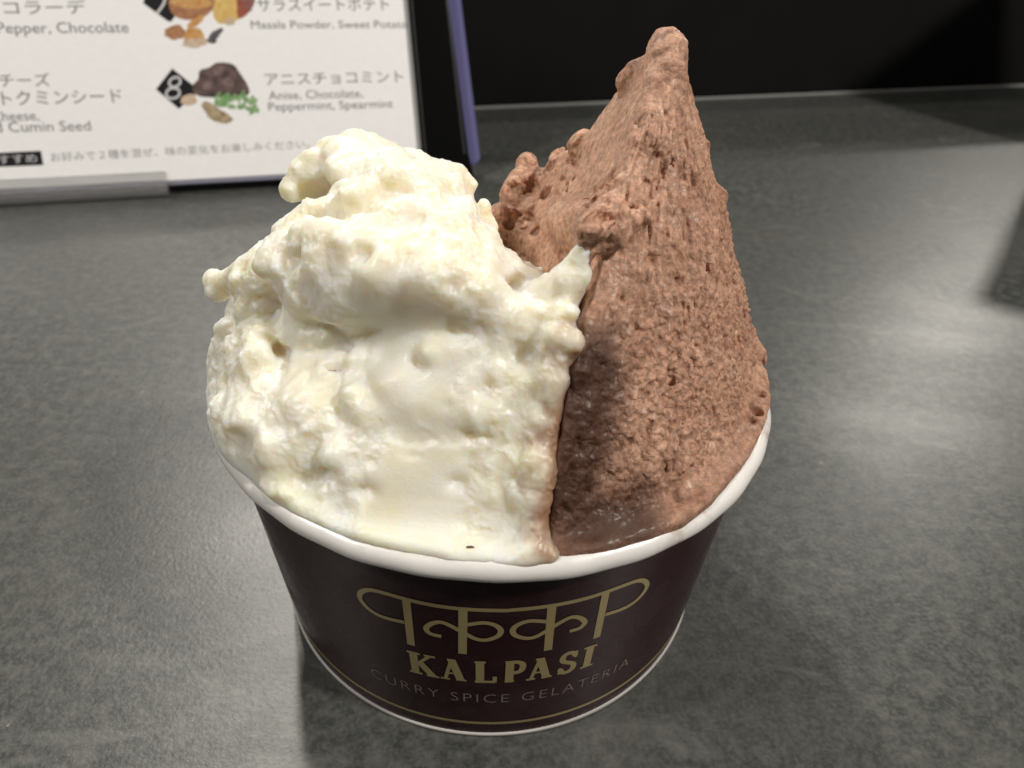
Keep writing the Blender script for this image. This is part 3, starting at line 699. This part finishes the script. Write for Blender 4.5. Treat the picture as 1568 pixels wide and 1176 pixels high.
va.chain([(U(482, 408, -12), 6.6), (U(560, 400, -15), 7.6), (U(660, 415, -16.5), 7.4), (U(750, 458, -16.5), 5.6), (U(815, 500, -20), 4.0)], 4)   # brow
va.chain([(U(508, 362, -7), 5.6), (U(600, 352, -9), 7.3), (U(680, 380, -9), 6.4), (U(745, 425, -9), 4.6)], 3)       # crest
va.chain([(U(560, 340, -2), 5.5), (U(650, 325, 1), 6.8), (U(700, 350, 0), 4.5), (U(728, 355, -1), 2.4)], 3)
va.chain([(U(505, 294, 5), 4.0), (U(550, 272, 6), 6.2), (U(625, 303, 5), 6.2), (U(672, 307, 5), 4.2)], 2.5)         # top curl
for p, r, k in ((U(549, 226, 8), 2.9, 1.5), (U(505, 234, 7), 2.2, 1.4), (U(575, 240, 8), 2.6, 1.5), (U(452, 292, 4), 2.0, 1.5), (U(470, 260, 5), 2.6, 1.6), (U(640, 268, 6), 2.4, 1.6),
                (U(697, 282, 6), 2.6, 1.4), (U(662, 268, 6), 1.8, 1.2), (U(704, 292, 4), 1.7, 1.2), (U(533, 262, 1), 2.1, 1.2), (U(580, 278, -1), 2.4, 1.6), (U(738, 345, 1), 2.3, 1.5), (U(722, 286, 5), .8, .8),
                (U(440, 288, 4), 1.0, 1.0)):
    va.ell(p, r, k)
# left knob and shoulder
va.chain([(U(336, 436, -2), 1.75), (U(352, 432, -3), 1.6), (U(378, 425, -5), 2.4), (U(410, 440, -8), 5)], 1.5)
va.ell(U(381, 411, -3), 1.5, 1.2); va.ell(U(400, 402, -4), 1.0, .8)
va.chain([(U(425, 405, -5), 3.4), (U(462, 365, -4), 3.4), (U(490, 340, -2), 3.2)], 2)
# arm smeared on the chocolate ridge
va.chain([(U(800, 510, -20), 4.0), (U(842, 475, -22.5), 3.0), (U(872, 428, -23.5), 1.7), (U(890, 388, -24), .8)], 2.5)
va.chain([(U(800, 530, -25), 4), (U(850, 522, -28.5), 1.8), (U(878, 520, -30), 1.0)], 1.5)
va.chain([(U(800, 490, -22), 4), (U(855, 485, -27), 1.5), (U(876, 475, -28), .8)], 1.5)
va.chain([(U(790, 585, -28), 3), (U(842, 590, -31.5), 1.5)], 1.5)
sp = [hit(ch, px, py, -.1) for px, py in ((884, 530), (872, 575), (862, 620), (855, 670), (849, 720), (845, 770), (843, 815), (842, 838))]
rs_ = [1.4, .9, 1.3, .9, 1.2, .8, .9, .8]
va.chain([(p+np.array([-1.9, -.1, 0]), r) for p, r in zip(sp, rs_)], 2.5)
# hollow beneath the brow and gaps between the folds
va.ell(U(560, 500, -30), (7.5, 3.6, 3.2), 4, '-'); va.ell(U(600, 560, -34), (2.2, 2.6, 8), 3.5, '-')
va.chain([(U(450, 318, -4), 1.6), (U(500, 318, -3.5), 2.4), (U(560, 312, -4), 2.2), (U(620, 288, -3), 1.3), (U(680, 300, -3), .9)], 1.5, '-')
va.chain([(U(600, 340, -9), 1.0), (U(660, 335, -8), 1.4), (U(720, 355, -7), 1.3)], 1.2, '-')
va.chain([(U(430, 480, -18), 1.4), (U(425, 560, -22), 1.6)], 1.5, '-')
va.ell(U(505, 300, -1), (4.2, 3.5, 2.4), 1.5, '-'); va.ell(U(615, 262, 0), (1.6, 1.4, 1.3), 1, '-'); va.ell(U(700, 508, -29.5), (1.4, 1.4, .8), 1, '-')
# shallow raised film at the front and dimples
cut(va, [(448, 322, .2, 1.4), (480, 322, .3, 2.0), (520, 318, .4, 2.2), (560, 306, .4, 2.0), (595, 290, .3, 1.5), (640, 290, .3, 1.0), (690, 305, .2, .9)], 1.0)
cut(va, [(472, 300, .3, 2.0), (500, 297, .6, 2.6), (525, 298, .4, 1.8)], 1.0)
cut(va, [(545, 352, .1, .9), (600, 338, .2, 1.2), (655, 332, .2, 1.2), (700, 345, .1, 1.0)], 1.0)
cut(va, [(415, 425, .2, 1.2), (418, 470, .3, 1.5), (420, 520, .2, 1.2), (428, 575, .1, .9)], 1.4)
for px, py, r in ((700, 435, 1.1), (706, 508, 1.2), (772, 462, .8), (640, 352, 1.2), (722, 290, 1.3), (655, 262, 1.1), (400, 455, .7), (610, 235, 1.0), (340, 590, 1.0), (470, 740, 1.4), (500, 725, 1.1), (560, 750, 1.0), (740, 600, 1.2), (690, 620, .9), (800, 545, 1.2), (640, 560, 1.0), (520, 560, 1.2), (760, 690, .9), (700, 740, .9)):
    va.ell(hit(va, px, py, .0), np.array([r*1.25, r, r*.8]), 1.5, '-')
for px, py, r in ((608, 270, 1.5), (580, 262, 1.2), (525, 262, 1.4), (480, 240, 1.3), (640, 300, 1.2), (700, 380, 1.8), (735, 395, 1.6), (770, 420, 1.5), (590, 400, 1.3), (520, 360, 1.2), (350, 500, 1.5), (345, 620, 1.4), (390, 640, 1.5), (455, 620, 1.4), (430, 690, 1.4), (520, 690, 1.4), (850, 515, 1.1), (720, 590, 1.2), (830, 640, .9), (820, 700, 1.0), (660, 540, 1.2)):
    va.ell(hit(va, px, py, .5), np.array([r*1.2, r, r]), 1.2)
V, Q = va.nets()
smooth_c = U(640, 745, -37)
def notsm(V): return near(V, smooth_c, 8.0) < .3
f1 = lambda V: notsm(V)*(V[:, 0] < 5)*(V[:, 0] > -38)*(V[:, 2] > 50)*((np.linalg.norm((V-U(610, 500, -25))*[.7, 1, 1.3], axis=1)) > 8)
scatter(va, V, 80, 1.0, 2.4, 1.8, .74, '+', np.array([1.15, 1, .9]), f1, 31)
scatter(va, V, 50, .6, 1.5, 1.8, .15, '-', np.array([1.7, 1, .7]), f1, 32)
left = lambda V: (V[:, 0] < -18)*(V[:, 2] > 49)*(V[:, 1] < 5)
scatter(va, V, 30, .7, 1.5, 1.2, .65, '+', None, left, 33)
top = lambda V: V[:, 2] > 74
scatter(va, V, 26, .8, 1.8, 1.2, .6, '+', None, top, 34)
# explicit marks seen in the photograph
va.chain([(U(704, 325, -12), 1.5), (U(699, 318, -12), .5)], .8)
va.chain([(U(540, 605, -29.5), 1.5), (U(548, 625, -30.5), 1.3)], 1.5)
for px, py, y in ((705, 735, -40.5), (700, 690, -39)): va.ell(U(px, py, y), (1.3, 1.2, .7), .8, '-')
va.clip_cup()
V, Q = va.nets()
van = build('vanilla_gelato', V, Q, m_van); tag(van, 'creamy white vanilla gelato heaped in lumpy folds', 'gelato')
V, Nn = get(van)
fx = (V[:, 0]-smooth_c[0])+2.2*fbm(V, 5, 3, 110); fz = (V[:, 2]-smooth_c[2])+2.4*fbm(V, 5, 3, 112)
film = sst(-7.0, -5.6, fx)*(1-sst(2.5, 8.0, fx))*(1-sst(3.2, 4.6, fz-.35*fx))*sst(-20, -25, V[:, 1])
sm = np.maximum(film, .0)
melt = 1-sst(48.4, 50.4, V[:, 2])
keep = (1-sm)*(1-melt)*(1-.75*near(V, U(610, 550, -29), 7.5, .5))*(1-.6*near(V, U(450, 520, -20), 5, .5))*(1-.6*near(V, U(640, 660, -35), 6, .5))
hol = near(V, U(600, 505, -27), 8, .5)
bil = .5-np.abs(fbm(V, 3.4, 2, 51))*2.2
wv = V+1.2*np.stack([fbm(V, 4, 2, 100+i) for i in range(3)], -1)
n_b = fbm(wv, 4.4, 2, 41, .45); calm = sst(-.12, .22, fbm(V, 9, 2, 170)); n_c = fbm(wv, 1.5, 3, 47); cur = sst(-.1, .35, fbm(V, 7, 2, 49))
smear = np.stack([V[:, 0], V[:, 1], V[:, 2]*.35], -1)
d = keep*(1-.5*hol)*(.75*n_b+.6*np.maximum(0, n_b-.10)+(1-.8*calm)*(.55*np.maximum(0, n_c-.05)+.16*fbm(wv, .9, 2, 171))+.42*fbm(smear, 2.8, 3, 120)*(1-.5*cur)+.05*fbm(V, .6, 2, 172))+.22*fbm(V, 8, 2, 45)+(1-keep)*.06*fbm(V, 3, 2, 46)+.5*film*(1-melt)
seam2 = [sp[i] for i in (0, 2, 4, 6, 7)]+[U(842, 850, -43)]
attr(van, (1-sst(.3, 5.0, segd(V, seam2)+1.9*fbm(V, 2.6, 3, 60)))*.95)
put(van, V+Nn*d[:, None])
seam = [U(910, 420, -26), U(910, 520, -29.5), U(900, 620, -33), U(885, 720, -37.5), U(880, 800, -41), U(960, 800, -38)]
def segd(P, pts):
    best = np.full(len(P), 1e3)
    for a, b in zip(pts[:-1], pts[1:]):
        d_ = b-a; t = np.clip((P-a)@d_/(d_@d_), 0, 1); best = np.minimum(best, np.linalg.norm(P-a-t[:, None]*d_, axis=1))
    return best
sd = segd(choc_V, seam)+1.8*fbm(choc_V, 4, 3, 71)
wet_shade = (1-sst(1.6, 9.0, sd))*sst(74.5, 69, choc_V[:, 2])*.98  # melted brown along the seam, with the groove's shade painted in
wet_shade = np.maximum(wet_shade, .55*(1-sst(48.6, 50.8, choc_V[:, 2]))*sst(46, 30, choc_V[:, 0]))
wet_shade = np.maximum(wet_shade, .35*near(choc_V, (18, -36, 50), 7, .8))
attr(choc, wet_shade)
# brown fleck in the melt at the front of the rim
fl = []
dg_ = bpy.context.evaluated_depsgraph_get(); dg_.update(); r_ = ray(719, 838)
ok_, loc_, *_r = S.ray_cast(dg_, Vector(CC)*MM, Vector(r_).normalized())
p = np.array(loc_[:])/MM; fle = bpy.data.meshes.new('fleck'); bm = bmesh.new(); bmesh.ops.create_icosphere(bm, subdivisions=2, radius=1)
for v_ in bm.verts: v_.co = Vector((v_.co.x*.55+.1*v_.co.y, v_.co.y*.22, v_.co.z*.14))*MM*(1+.15*math.sin(9*v_.co.x))
bm.to_mesh(fle); bm.free(); m_fl, *_ = mat('vanilla_pod_brown', (.10, .05, .02), .5)
fo = link('brown_fleck', fle, m_fl); q = np.array([*p[:2], 49.0])
fo.location = Vector(p)*MM; tag(fo, 'tiny brown speck in the melted vanilla by the front rim', 'speck')
